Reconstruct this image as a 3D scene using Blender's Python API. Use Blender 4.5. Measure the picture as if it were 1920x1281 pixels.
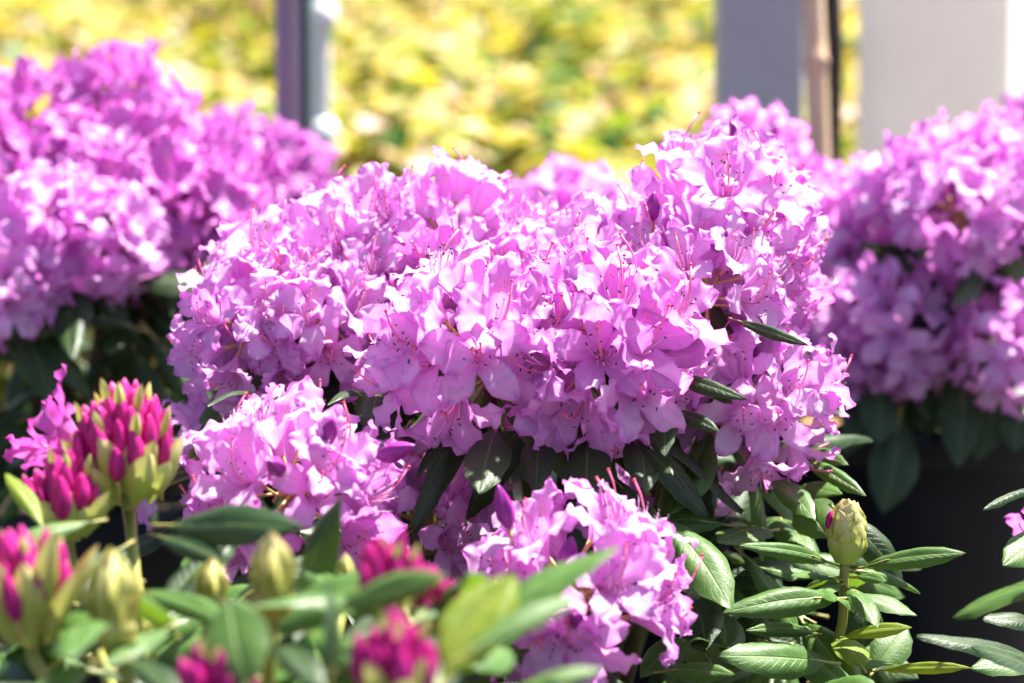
import bpy, math, random
from mathutils import Vector, Matrix, noise
R = math.radians
sc = bpy.context.scene
for o in list(bpy.data.objects):
    bpy.data.objects.remove(o)
COL = sc.collection

# ------------------------------------------------------------------ camera
CAM = Vector((0.0, 0.0, 0.55)); PITCH = R(-5.0); LENS = 70.0; S = 36.0 / LENS
FOCUS = 1.10
cd = bpy.data.cameras.new('camera'); cam = bpy.data.objects.new('camera', cd); COL.objects.link(cam)
cam.location = CAM; cam.rotation_euler = (math.pi / 2 + PITCH, 0, 0)
cd.lens = LENS; cd.sensor_width = 36.0; cd.clip_start = 0.02; cd.clip_end = 500
cd.dof.use_dof = True; cd.dof.focus_distance = FOCUS; cd.dof.aperture_fstop = 4.5; cd.dof.aperture_blades = 9
sc.camera = cam
FWD = Vector((0, math.cos(PITCH), math.sin(PITCH))); UPV = Vector((0, -math.sin(PITCH), math.cos(PITCH)))
RGT = Vector((1, 0, 0))

# ------------------------------------------------------------------ sky and sun
SUN_EL = R(67); SUN_AZ = R(58)          # azimuth from +Y (away from the camera) towards +X (right)
w = bpy.data.worlds.new('World'); sc.world = w; w.use_nodes = True
nt = w.node_tree; nt.nodes.clear()
sky = nt.nodes.new('ShaderNodeTexSky'); sky.sky_type = 'NISHITA'; sky.sun_disc = False
sky.sun_elevation = SUN_EL; sky.sun_rotation = SUN_AZ
bg = nt.nodes.new('ShaderNodeBackground'); bg.inputs[1].default_value = 0.06
sky.air_density = 0.8; sky.dust_density = 2.0; sky.ozone_density = 0.4
wo = nt.nodes.new('ShaderNodeOutputWorld')
nt.links.new(sky.outputs[0], bg.inputs[0]); nt.links.new(bg.outputs[0], wo.inputs[0])
sd = bpy.data.lights.new('sun', 'SUN'); sd.energy = 5.0; sd.angle = R(1.5); sd.color = (1.0, 0.95, 0.87)
sun = bpy.data.objects.new('sun', sd); COL.objects.link(sun)
SUND = Vector((math.cos(SUN_EL) * math.sin(SUN_AZ), math.cos(SUN_EL) * math.cos(SUN_AZ), math.sin(SUN_EL)))
sun.rotation_euler = SUND.to_track_quat('Z', 'Y').to_euler(); sun.location = (2, 2, 6)
sc.view_settings.view_transform = 'Standard'; sc.view_settings.look = 'None'
sc.view_settings.gamma = 1.0; sc.view_settings.exposure = 2.15; sc.view_settings.use_curve_mapping = False
sc.render.engine = 'CYCLES'
sc.cycles.max_bounces = 10; sc.cycles.diffuse_bounces = 6; sc.cycles.transmission_bounces = 6
sc.cycles.caustics_reflective = False; sc.cycles.caustics_refractive = False
sc.cycles.use_denoising = True

def P(px, py, d):
    """a point d metres in front of the lens, seen at a place of the 1920 wide photograph"""
    return CAM + FWD * d + RGT * ((px - 960) / 1920 * S * d) + UPV * ((640.5 - py) / 1920 * S * d)
def M(px, d):
    return px / 1920 * S * d

# ------------------------------------------------------------------ helpers
def tag(o, label, cat, group=None):
    o['label'] = label; o['category'] = cat
    if group: o['group'] = group
    return o
def empty(name, loc):
    o = bpy.data.objects.new(name, None); COL.objects.link(o); o.location = loc; o.empty_display_size = 0.05
    return o
def link(name, mesh, parent=None, mat=None):
    """mat: local matrix under the parent"""
    o = bpy.data.objects.new(name, mesh); COL.objects.link(o)
    if parent: o.parent = parent
    if mat is not None: o.matrix_basis = mat
    return o
class MB:
    def __init__(s): s.v = []; s.f = []; s.m = []; s.a = []
    def add(s, v, f, m=0, a=None):
        n = len(s.v); s.v += [tuple(q) for q in v]; s.f += [tuple(i + n for i in q) for q in f]; s.m += [m] * len(f)
        s.a += [tuple(q) for q in a] if a else [(0, 0, 0)] * len(v)
    def tube(s, pts, rad, n=6, m=0, cap=True, a=None):
        rows = []; V = []; F = []; A = []
        k = len(pts); ref = None
        for i, p in enumerate(pts):
            t = (pts[min(i + 1, k - 1)] - pts[max(i - 1, 0)]).normalized()
            if ref is None: ref = t.orthogonal().normalized()
            ref = (ref - t * ref.dot(t)).normalized(); b = t.cross(ref)
            r = rad[i] if isinstance(rad, (list, tuple)) else rad
            for j in range(n):
                q = 2 * math.pi * j / n
                V.append(p + (ref * math.cos(q) + b * math.sin(q)) * r); A.append((j / n, i / max(1, k - 1), 0) if a is None else a)
        for i in range(k - 1):
            for j in range(n):
                F.append((i * n + j, i * n + (j + 1) % n, (i + 1) * n + (j + 1) % n, (i + 1) * n + j))
        if cap:
            F.append(tuple(range(n - 1, -1, -1))); F.append(tuple(range((k - 1) * n, k * n)))
        s.add(V, F, m, A)
    def ball(s, c, rx, axis=None, ratio=1.0, nu=8, nv=5, m=0, a=(0, 0, 0)):
        axis = (axis or Vector((0, 0, 1))).normalized(); x = axis.orthogonal().normalized(); y = axis.cross(x)
        V = [c - axis * rx * ratio]
        for i in range(1, nv):
            t = math.pi * i / nv
            for j in range(nu):
                q = 2 * math.pi * j / nu
                V.append(c - axis * (rx * ratio * math.cos(t)) + (x * math.cos(q) + y * math.sin(q)) * (rx * math.sin(t)))
        V.append(c + axis * rx * ratio); F = []
        for j in range(nu): F.append((0, 1 + (j + 1) % nu, 1 + j))
        for i in range(nv - 2):
            for j in range(nu):
                q = 1 + i * nu
                F.append((q + j, q + (j + 1) % nu, q + nu + (j + 1) % nu, q + nu + j))
        l = len(V) - 1; q = 1 + (nv - 2) * nu
        for j in range(nu): F.append((q + j, q + (j + 1) % nu, l))
        s.add(V, F, m, [a] * len(V))
    def box(s, lo, hi, m=0):
        x0, y0, z0 = lo; x1, y1, z1 = hi
        V = [(x0, y0, z0), (x1, y0, z0), (x1, y1, z0), (x0, y1, z0), (x0, y0, z1), (x1, y0, z1), (x1, y1, z1), (x0, y1, z1)]
        s.add(V, [(3, 2, 1, 0), (4, 5, 6, 7), (0, 1, 5, 4), (1, 2, 6, 5), (2, 3, 7, 6), (3, 0, 4, 7)], m)
    def mesh(s, name, mats, smooth=True):
        me = bpy.data.meshes.new(name); me.from_pydata(s.v, [], s.f)
        for q in mats: me.materials.append(q)
        me.polygons.foreach_set('material_index', s.m)
        me.polygons.foreach_set('use_smooth', [smooth] * len(s.f))
        at = me.attributes.new('puv', 'FLOAT_VECTOR', 'POINT'); at.data.foreach_set('vector', [c for q in s.a for c in q])
        me.update(); return me
def smooth01(x):
    x = max(0.0, min(1.0, x)); return x * x * (3 - 2 * x)
def table(t, x):
    for (a, va), (b, vb) in zip(t, t[1:]):
        if x <= b:
            return va + (vb - va) * smooth01((x - a) / (b - a))
    return t[-1][1]
def frame(z, up=None, roll=0.0):
    """rotation whose +Z is z and whose +Y leans towards up"""
    z = z.normalized(); up = up or Vector((0, 0, 1)); y = up - z * up.dot(z)
    if y.length < 0.15: y = Vector((0, -1, 0)) - z * (-z.y)
    y.normalize(); x = y.cross(z); m = Matrix((x, y, z)).transposed()
    return (m @ Matrix.Rotation(roll, 3, 'Z')).to_4x4()
def place(pos, rot, s=1.0):
    return Matrix.Translation(pos) @ rot @ Matrix.Diagonal((s, s, s, 1)) if isinstance(s, (int, float)) else Matrix.Translation(pos) @ rot @ Matrix.Diagonal((*s, 1))

# ------------------------------------------------------------------ materials
class NM:
    def __init__(s, name):
        s.mat = bpy.data.materials.new(name); s.mat.use_nodes = True; s.t = s.mat.node_tree; s.t.nodes.clear()
        s.out = s.n('ShaderNodeOutputMaterial')
    def n(s, t, **k):
        q = s.t.nodes.new(t)
        for a, b in k.items(): setattr(q, a, b)
        return q
    def l(s, a, b): s.t.links.new(a, b)
    def val(s, sock, v):
        if hasattr(v, 'links'): s.l(v, sock)
        else: sock.default_value = v
    def math(s, op, a, b=0.0, c=None):
        q = s.n('ShaderNodeMath', operation=op); s.val(q.inputs[0], a); s.val(q.inputs[1], b)
        if c is not None: s.val(q.inputs[2], c)
        return q.outputs[0]
    def mix(s, f, a, b, mode='MIX'):
        q = s.n('ShaderNodeMix', data_type='RGBA', blend_type=mode); s.val(q.inputs[0], f)
        for i, v in ((6, a), (7, b)):
            if hasattr(v, 'links'): s.l(v, q.inputs[i])
            else: q.inputs[i].default_value = (*v, 1)
        return q.outputs[2]
    def noise(s, vec, scale, detail=3.0, rough=0.5):
        q = s.n('ShaderNodeTexNoise'); q.inputs['Scale'].default_value = scale; q.inputs['Detail'].default_value = detail
        q.inputs['Roughness'].default_value = rough
        if vec is not None: s.l(vec, q.inputs['Vector'])
        return q.outputs[0]
    def ramp(s, f, stops, interp='LINEAR'):
        q = s.n('ShaderNodeValToRGB'); q.color_ramp.interpolation = interp
        e = q.color_ramp.elements
        while len(e) < len(stops): e.new(0.5)
        for i, (p, c) in enumerate(stops): e[i].position = p; e[i].color = (*c, 1)
        s.l(f, q.inputs[0]); return q.outputs[0]
    def smap(s, x, a, b):
        q = s.n('ShaderNodeMapRange', interpolation_type='SMOOTHSTEP'); s.l(x, q.inputs[0])
        q.inputs[1].default_value = a; q.inputs[2].default_value = b; return q.outputs[0]
    def sep(s, v):
        q = s.n('ShaderNodeSeparateXYZ'); s.l(v, q.inputs[0]); return q.outputs
    def comb(s, x, y, z=0.0):
        q = s.n('ShaderNodeCombineXYZ'); s.val(q.inputs[0], x); s.val(q.inputs[1], y); s.val(q.inputs[2], z); return q.outputs[0]
    def attr(s): return s.n('ShaderNodeAttribute', attribute_name='puv').outputs['Vector']
    def bump(s, h, strength, dist):
        q = s.n('ShaderNodeBump'); q.inputs['Strength'].default_value = strength; q.inputs['Distance'].default_value = dist
        s.l(h, q.inputs['Height']); return q.outputs[0]
    def finish(s, col, rough=0.5, spec=0.4, trans=0.0, tcol=None, bump=None, metal=0.0, coat=0.0):
        b = s.n('ShaderNodeBsdfPrincipled')
        if hasattr(col, 'links'): s.l(col, b.inputs['Base Color'])
        else: b.inputs['Base Color'].default_value = (*col, 1)
        s.val(b.inputs['Roughness'], rough); b.inputs['Specular IOR Level'].default_value = spec; b.inputs['Metallic'].default_value = metal
        if bump: s.l(bump, b.inputs['Normal'])
        if trans > 0:
            t = s.n('ShaderNodeBsdfTranslucent'); c = tcol if tcol is not None else col
            if hasattr(c, 'links'): s.l(c, t.inputs[0])
            else: t.inputs[0].default_value = (*c, 1)
            if bump: s.l(bump, t.inputs['Normal'])
            m = s.n('ShaderNodeMixShader'); m.inputs[0].default_value = trans
            s.l(b.outputs[0], m.inputs[1]); s.l(t.outputs[0], m.inputs[2]); s.l(m.outputs[0], s.out.inputs[0])
        else: s.l(b.outputs[0], s.out.inputs[0])
        return s.mat

def petal_material(name, c_light, c_mid, c_deep, tsat, trans=0.53):
    # puv: x = across the lobe -1..1 (+ 10 for the dorsal lobe), y = base to tip 0..1, z = per lobe random
    k = NM(name); a = k.attr(); x, y, z = k.sep(a)
    dors = k.math('GREATER_THAN', x, 5.0); xl = k.math('SUBTRACT', x, k.math('MULTIPLY', dors, 10.0)); ax = k.math('ABSOLUTE', xl)
    rnd = k.n('ShaderNodeObjectInfo').outputs['Random']
    geo = k.n('ShaderNodeTexCoord').outputs['Object']
    off = k.n('ShaderNodeVectorMath', operation='ADD'); k.l(geo, off.inputs[0]); k.l(k.comb(rnd, k.math('MULTIPLY', rnd, 7.0), rnd), off.inputs[1])
    blot = k.noise(off.outputs[0], 55.0, 4.0, 0.6)
    col = k.mix(k.smap(blot, 0.32, 0.68), c_mid, c_light)
    col = k.mix(k.math('MULTIPLY', k.smap(rnd, 0.15, 1.0), 0.55), col, c_mid)
    col = k.mix(k.math('MULTIPLY', k.math('GREATER_THAN', k.math('FRACT', k.math('MULTIPLY', rnd, 17.0)), 0.72), 0.35), col, c_deep)
    # deeper margin, paler midrib, fine veins running to the tip
    edge = k.smap(ax, 0.72, 1.05); tip = k.smap(y, 0.82, 1.0)
    em = k.math('MAXIMUM', edge, tip)
    col = k.mix(k.math('MULTIPLY', em, 0.42), col, c_deep)
    vein = k.noise(k.comb(k.math('MULTIPLY', xl, 9.0), k.math('MULTIPLY', y, 1.6), k.math('ADD', z, rnd)), 1.6, 5.0, 0.65)
    col = k.mix(k.math('MULTIPLY', k.smap(vein, 0.48, 0.62), 0.16), col, c_deep)
    mid = k.math('MULTIPLY', k.math('SUBTRACT', 1.0, k.smap(ax, 0.0, 0.16)), k.math('SUBTRACT', 1.0, k.smap(y, 0.7, 1.0)))
    col = k.mix(k.math('MULTIPLY', mid, 0.35), col, (0.86, 0.62, 0.84))
    throat = k.math('SUBTRACT', 1.0, k.smap(y, 0.1, 0.45))
    col = k.mix(k.math('MULTIPLY', throat, 0.3), col, (0.80, 0.56, 0.76))
    # orange speckled blotch on the upper lobe
    bl = k.math('MULTIPLY', dors, k.math('MULTIPLY', k.math('SUBTRACT', 1.0, k.smap(ax, 0.12, 0.5)), k.math('MULTIPLY', k.smap(y, 0.28, 0.45), k.math('SUBTRACT', 1.0, k.smap(y, 0.52, 0.8)))))
    col = k.mix(k.math('MULTIPLY', bl, 0.3), col, (0.82, 0.5, 0.38))
    vo = k.n('ShaderNodeTexVoronoi'); vo.inputs['Scale'].default_value = 1.0
    k.l(k.comb(k.math('MULTIPLY', xl, 7.0), k.math('MULTIPLY', y, 20.0), rnd), vo.inputs['Vector'])
    spot = k.math('MULTIPLY', k.math('LESS_THAN', vo.outputs['Distance'], 0.26), k.smap(bl, 0.15, 0.5))
    col = k.mix(k.math('MULTIPLY', spot, 0.8), col, (0.42, 0.13, 0.06))
    tc = k.mix(1.0, col, tsat, 'MULTIPLY')
    bp = k.bump(vein, 0.35, 0.0007)
    return k.finish(col, 0.42, 0.35, trans, tc, bp)
m_petal = petal_material('petal_lilac', (0.84, 0.68, 0.86), (0.75, 0.47, 0.77), (0.54, 0.085, 0.52), (1.0, 0.58, 0.96))
m_petal_pink = petal_material('petal_pink', (0.72, 0.22, 0.60), (0.66, 0.14, 0.52), (0.52, 0.05, 0.36), (1.0, 0.6, 0.9))
m_petal_dark = petal_material('petal_purple_shaded', (0.62, 0.30, 0.62), (0.52, 0.19, 0.52), (0.38, 0.06, 0.37), (1.0, 0.68, 0.97))  # shade on the bush by the slim post put into a darker purple

def simple(name, c1, c2, scale, rough=0.5, spec=0.4, trans=0.0, tcol=None, bump=0.0, rnd=0.0):
    k = NM(name); tc = k.n('ShaderNodeTexCoord').outputs['Object']; nz = k.noise(tc, scale, 5.0, 0.6)
    col = k.mix(k.smap(nz, 0.3, 0.7), c1, c2)
    if rnd: col = k.mix(k.math('MULTIPLY', k.n('ShaderNodeObjectInfo').outputs['Random'], rnd), col, c2)
    return k.finish(col, rough, spec, trans, tcol, k.bump(nz, 0.4, bump) if bump else None)
m_filament = simple('stamen_filament', (0.85, 0.55, 0.78), (0.8, 0.45, 0.7), 200, 0.5, 0.3, 0.25, (0.85, 0.5, 0.75))
m_anther = simple('anther', (0.035, 0.012, 0.03), (0.09, 0.03, 0.05), 400, 0.6)
m_style = simple('pistil_style', (0.82, 0.17, 0.32), (0.85, 0.30, 0.50), 120, 0.4, 0.4, 0.2, (0.9, 0.2, 0.35))
m_stigma = simple('stigma', (0.62, 0.02, 0.06), (0.75, 0.05, 0.12), 300, 0.35)
m_pedicel = simple('pedicel', (0.46, 0.40, 0.10), (0.52, 0.36, 0.16), 90, 0.45, 0.4, 0.15, (0.6, 0.5, 0.12))
m_budpurple = simple('floret_bud_purple', (0.24, 0.012, 0.22), (0.40, 0.05, 0.37), 90, 0.4, 0.4, 0.2, (0.5, 0.03, 0.42), 0.0008)
m_branch = simple('branch_bark', (0.10, 0.10, 0.03), (0.07, 0.05, 0.028), 60, 0.65, 0.3, 0, None, 0.001)
m_shoot = simple('green_shoot', (0.25, 0.30, 0.05), (0.32, 0.27, 0.08), 60, 0.45, 0.4, 0.1, (0.4, 0.45, 0.08))

def bud_magenta():
    k = NM('floret_bud_magenta'); x, y, z = k.sep(k.attr())
    tc = k.n('ShaderNodeTexCoord').outputs['Object']; nz = k.noise(tc, 140, 4.0)
    col = k.mix(k.smap(nz, 0.3, 0.7), (0.36, 0.003, 0.14), (0.54, 0.010, 0.25))
    ridge = k.math('ABSOLUTE', k.math('SINE', k.math('MULTIPLY', x, math.pi * 5)))
    col = k.mix(k.math('MULTIPLY', k.smap(ridge, 0.6, 1.0), 0.35), col, (0.66, 0.06, 0.40))
    return k.finish(col, 0.42, 0.4, 0.25, (0.75, 0.01, 0.32), k.bump(ridge, 0.4, 0.001))
m_budmag = bud_magenta()
def bract_mat():
    k = NM('bract'); x, y, z = k.sep(k.attr()); tc = k.n('ShaderNodeTexCoord').outputs['Object']
    nz = k.noise(tc, 70, 4.0); col = k.mix(k.smap(nz, 0.3, 0.7), (0.38, 0.45, 0.08), (0.50, 0.54, 0.14))
    col = k.mix(k.smap(y, 0.45, 1.0), col, (0.66, 0.64, 0.28))
    ax = k.math('ABSOLUTE', x)
    col = k.mix(k.math('MULTIPLY', k.smap(ax, 0.7, 1.0), k.math('MULTIPLY', k.smap(nz, 0.4, 0.6), 0.55)), col, (0.55, 0.20, 0.14))
    col = k.mix(k.math('MULTIPLY', k.math('MULTIPLY', k.smap(y, 0.86, 1.0), k.smap(nz, 0.42, 0.62)), 0.7), col, (0.6, 0.12, 0.14))
    st = k.noise(k.comb(k.math('MULTIPLY', x, 9.0), y, 0.0), 1.5, 3.0)
    return k.finish(col, 0.5, 0.35, 0.22, (0.6, 0.6, 0.15), k.bump(st, 0.3, 0.0008))
m_bract = bract_mat()

def leaf_mat(name, c1, c2, vein, tcol, trans, under, rough=0.44, spec=0.38):
    # puv: x across -1..1, y along 0..1
    k = NM(name); x, y, z = k.sep(k.attr()); ax = k.math('ABSOLUTE', x)
    rnd = k.n('ShaderNodeObjectInfo').outputs['Random']; tc = k.n('ShaderNodeTexCoord').outputs['Object']
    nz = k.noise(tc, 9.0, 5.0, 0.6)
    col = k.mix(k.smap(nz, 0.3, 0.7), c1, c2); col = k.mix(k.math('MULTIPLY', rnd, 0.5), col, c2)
    # side veins leave the midrib at an angle
    s_ = k.math('SUBTRACT', k.math('MULTIPLY', y, 13.0), k.math('MULTIPLY', ax, 2.6))
    sv = k.math('ABSOLUTE', k.math('SUBTRACT', k.math('FRACT', s_), 0.5))
    svm = k.math('MULTIPLY', k.math('SUBTRACT', 1.0, k.smap(sv, 0.0, 0.09)), k.math('SUBTRACT', 1.0, k.smap(ax, 0.5, 0.95)))
    rib = k.math('SUBTRACT', 1.0, k.smap(ax, 0.015, 0.075))
    vm = k.math('MAXIMUM', rib, k.math('MULTIPLY', svm, 0.35))
    col = k.mix(k.math('MULTIPLY', vm, 0.65), col, vein)
    edge = k.math('MULTIPLY', k.smap(ax, 0.94, 1.0), 0.4); col = k.mix(edge, col, vein)
    fine = k.noise(tc, 70.0, 3.0)
    # a few brown specks
    col = k.mix(k.math('MULTIPLY', k.smap(k.noise(tc, 34.0, 2.0), 0.70, 0.76), 0.5), col, (0.16, 0.10, 0.03))
    back = k.n('ShaderNodeNewGeometry').outputs['Backfacing']
    col = k.mix(back, col, under)
    h = k.math('ADD', k.math('MULTIPLY', vm, -1.0), k.math('MULTIPLY', fine, 0.35))
    rg = k.math('ADD', k.math('MULTIPLY', back, 0.25), k.math('ADD', rough - 0.06, k.math('MULTIPLY', nz, 0.14)))
    return k.finish(col, rg, spec, trans, tcol, k.bump(h, 0.45, 0.0012))
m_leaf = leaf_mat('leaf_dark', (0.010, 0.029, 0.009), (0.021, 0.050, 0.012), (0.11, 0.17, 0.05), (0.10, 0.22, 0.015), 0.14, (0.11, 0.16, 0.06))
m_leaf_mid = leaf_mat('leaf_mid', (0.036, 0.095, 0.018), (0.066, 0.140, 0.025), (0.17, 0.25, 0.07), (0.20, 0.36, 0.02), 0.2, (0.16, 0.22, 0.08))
m_leaf_young = leaf_mat('leaf_young', (0.13, 0.21, 0.02), (0.20, 0.27, 0.03), (0.36, 0.38, 0.09), (0.46, 0.56, 0.02), 0.42, (0.26, 0.33, 0.07), 0.42, 0.4)
m_petiole = simple('petiole', (0.28, 0.30, 0.08), (0.34, 0.26, 0.10), 60, 0.5)
LEAFM = {'dark': m_leaf, 'mid': m_leaf_mid, 'young': m_leaf_young}

# ------------------------------------------------------------------ flower meshes
cm = 0.01
HW = [(0, .66), (.15, .70), (.38, .86), (.56, .90), (.74, .73), (.9, .38), (1.0, .03)]
def corolla(seed, a1, ruff, mat, sc_=1.0, ped=3.6):
    rg = random.Random(seed); mb = MB()
    r0, r1, zt, NT, NS = 0.22, 1.08, 1.9, 40, 7
    V = []; A = []; F = []
    for i in range(NS + 1):
        s = i / NS; r = r0 + (r1 - r0) * s ** 1.45
        r *= 1 + (0.06 * math.sin(math.pi * s))
        for j in range(NT):
            th = 2 * math.pi * j / NT + math.pi / 2 - R(36)
            fl = 1 + 0.05 * s * math.cos(5 * (th - math.pi / 2))
            lob = j // 8; xx = ((j % 8) / 4 - 1) * 0.999
            V.append(Vector((r * fl * math.cos(th), r * fl * math.sin(th), zt * s))); A.append((xx + (10 if lob == 0 else 0), 0.36 * s, lob * 3.1))
    for i in range(NS):
        for j in range(NT): F.append((i * NT + j, i * NT + (j + 1) % NT, (i + 1) * NT + (j + 1) % NT, (i + 1) * NT + j))
    rim = NS * NT; MV = 11; NWD = 12
    for k in range(5):
        ph = math.pi / 2 + R(72) * k; rd = Vector((math.cos(ph), math.sin(ph), 0)); tg = Vector((-math.sin(ph), math.cos(ph), 0)); zz = Vector((0, 0, 1))
        L = 2.35 * rg.uniform(.9, 1.12) * (1.04 if k == 0 else 1); al0 = R(36); al1 = R(a1 + rg.uniform(-16, 20) + (-8 if k == 0 else 0))
        curl = R(rg.choice((0, 10, 25, 45, -20)) * ruff)
        wid = rg.uniform(.92, 1.1); cup = rg.uniform(-.10, .12); tw = R(rg.uniform(-16, 16))
        layer = (0.07, -0.05, 0.05, -0.06, 0.0)[k]
        phs = [rg.uniform(0, 6.28) for _ in range(6)]; fr = [rg.uniform(1.7, 3.1) for _ in range(2)]
        rad, z = r1, zt; rows = []
        # row 0 = rim points of that lobe (9 points), further rows NWD+1 points
        for j in range(0, MV + 1):
            v = j / MV
            if j > 0:
                al = al0 + (al1 - al0) * smooth01(v * 0.9 + 0.12) + curl * max(0, v - .6) / .4
                ds = L / MV; rad += ds * math.sin(al); z += ds * math.cos(al)
            else: al = al0
            nrm = -rd * math.cos(al) + zz * math.sin(al); hw = table(HW, v) * (1 + (wid - 1) * smooth01(v * 2))
            row = []
            for i in range(NWD + 1):
                wv = -1 + 2 * i / NWD; side = 0 if wv < 0 else 1
                # frayed outline
                out = 1 + 0.05 * math.sin(phs[4] + 9 * v + side * 2) * smooth01(v * 2)
                lat = wv * hw * out; drop = (r1 - math.sqrt(max(0.0, r1 * r1 - min(abs(lat), r1 * .98) ** 2))) * (1 - smooth01(v / .55))
                aw = abs(wv)
                off = cup * wv * wv * smooth01(v * 2) + ruff * 0.25 * smooth01(v * 1.6) * aw ** 1.7 * math.sin(phs[side] + 2 * math.pi * fr[side] * v)
                off += ruff * 0.10 * smooth01((v - .5) * 2) * math.sin(phs[2] + 5 * wv) - 0.06 * math.exp(-(wv / .16) ** 2) * smooth01(v * 2) * (1 - v)
                off += ruff * 0.05 * noise.noise(Vector((wv * 1.7 + seed * 3.1, v * 2.4 + k * 7.7, 0))) * smooth01(v * 2)
                off += layer * smooth01(v * 3) + math.tan(tw) * lat * smooth01(v) * 0.6
                p = rd * (rad - drop) + tg * lat + zz * z + nrm * off
                row.append((p, (wv * 0.999 + (10 if k == 0 else 0), 0.36 + 0.64 * v, k * 3.1 + 0.5)))
            rows.append(row)
        n0 = len(V)
        # row 0 snapped on the true rim circle
        fl = 1.05
        for i in range(NWD + 1):
            t = i / NWD; th = ph - R(36) + R(72) * t; f = 1 + 0.05 * math.cos(5 * (th - math.pi / 2))
            V.append(Vector((r1 * f * math.cos(th), r1 * f * math.sin(th), zt))); A.append(rows[0][i][1])
        for j in range(1, MV + 1):
            for p, q in rows[j]: V.append(p); A.append(q)
        W1 = NWD + 1
        for j in range(MV):
            for i in range(NWD): F.append((n0 + j * W1 + i, n0 + j * W1 + i + 1, n0 + (j + 1) * W1 + i + 1, n0 + (j + 1) * W1 + i))
    mb.add([p * cm * sc_ for p in V], F, 0, A)
    # calyx and stalk
    bend = rg.uniform(-.25, .25)
    pts = [Vector((bend * math.sin(math.pi * t), bend * .6 * math.sin(math.pi * t), -ped * (1 - t) + 0.06)) * cm for t in (0, .25, .5, .75, 1)]
    mb.tube(pts, [.13 * cm, .10 * cm, .10 * cm, .11 * cm, .19 * cm], 6, 1)
    return mb.mesh('flower', [mat, m_pedicel])
def curve_pts(z1, out, lift, az, n=7):
    """declinate filament: leaves the throat, sags, then rises at the end"""
    P_ = []
    for i in range(n):
        t = i / (n - 1)
        x = out * math.cos(az) * t; y = out * math.sin(az) * t
        P_.append(Vector((x, y - 0.55 * math.sin(math.pi * t) * .7 + lift * t ** 4, 0.35 + z1 * t)) * cm)
    return P_
def stamens(seed):
    rg = random.Random(seed); mb = MB()
    for i in range(9):
        az = 2 * math.pi * i / 9 + rg.uniform(-.3, .3); pts = curve_pts(rg.uniform(1.9, 3.0), rg.uniform(.35, 1.0), rg.uniform(.0, .5), az)
        pts = [p + Vector((0, -.25 * cm * (k / 6), 0)) for k, p in enumerate(pts)]
        mb.tube(pts, .035 * cm, 4, 0)
        mb.ball(pts[-1], .052 * cm, Vector((rg.uniform(-1, 1), rg.uniform(-1, 1), rg.uniform(.2, 1))), 2.5, 6, 4, 1)
    return mb.mesh('stamens', [m_filament, m_anther])
def pistil(seed):
    rg = random.Random(seed + 99); mb = MB()
    pts = curve_pts(rg.uniform(3.1, 3.8), rg.uniform(.1, .6), rg.uniform(1.0, 1.9), rg.uniform(-2.2, -.9), 9)
    mb.tube(pts, [.05 * cm] * 7 + [.058 * cm, .065 * cm], 5, 0)
    mb.ball(pts[-1], .10 * cm, pts[-1] - pts[-2], .8, 7, 5, 1)
    return mb.mesh('pistil', [m_style, m_stigma])
FL = []; OPEN = [72, 88, 100, 78, 106, 62, 90, 112, 82, 54]
for i in range(10):
    FL.append((corolla(i + 1, OPEN[i], 1.0, m_petal), stamens(i + 1), pistil(i + 1)))
m_petal_shaded = petal_material('petal_mauve_shaded', (0.64, 0.30, 0.63), (0.54, 0.17, 0.53), (0.40, 0.045, 0.37), (1.0, 0.60, 0.94), .36)  # left bush: purpler hue, its shade put into the darker petal colour
FLM = [corolla(i + 51, OPEN[i], 1.0, m_petal_shaded) for i in range(6)]
FLK = corolla(77, 80, 1.0, m_petal_pink)
FLP = [corolla(i + 31, OPEN[i], 1.0, m_petal_dark) for i in range(5)]
def spindle(seed, mat, length=3.2, wid=.62, ped=2.4):
    rg = random.Random(seed); mb = MB(); V = []; A = []; F = []; n = 20; m = 11
    for i in range(m + 1):
        t = i / m; r = wid * (math.sin(math.pi * min(1, t ** .8 * .97 + .03)) ** .8) + .04
        if t > .9: r *= 1 - (t - .9) * 4
        for j in range(n):
            q = 2 * math.pi * j / n + t * 1.1; rr = r * (1 + .13 * math.cos(5 * q - 3 * t) + .03 * math.sin(11 * q))
            V.append(Vector((rr * math.cos(q), rr * math.sin(q) , length * t)) * cm); A.append((j / n, t, 0))
    for i in range(m):
        for j in range(n): F.append((i * n + j, i * n + (j + 1) % n, (i + 1) * n + (j + 1) % n, (i + 1) * n + j))
    F.append(tuple(range(m * n, m * n + n)))
    mb.add(V, F, 0, A)
    mb.tube([Vector((0, 0, -ped * (1 - t))) * cm for t in (0, .5, 1.02)], [.12 * cm, .1 * cm, .16 * cm], 6, 1)
    return mb.mesh('floret_bud', [mat, m_pedicel])
SPP = [spindle(i, m_budpurple, 2.6 + .3 * i, .58) for i in range(3)]
SPM = [spindle(10 + i, m_budmag, 2.3 + .25 * i, (.46, .42, .52, .44)[i], 1.6) for i in range(4)]
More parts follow.
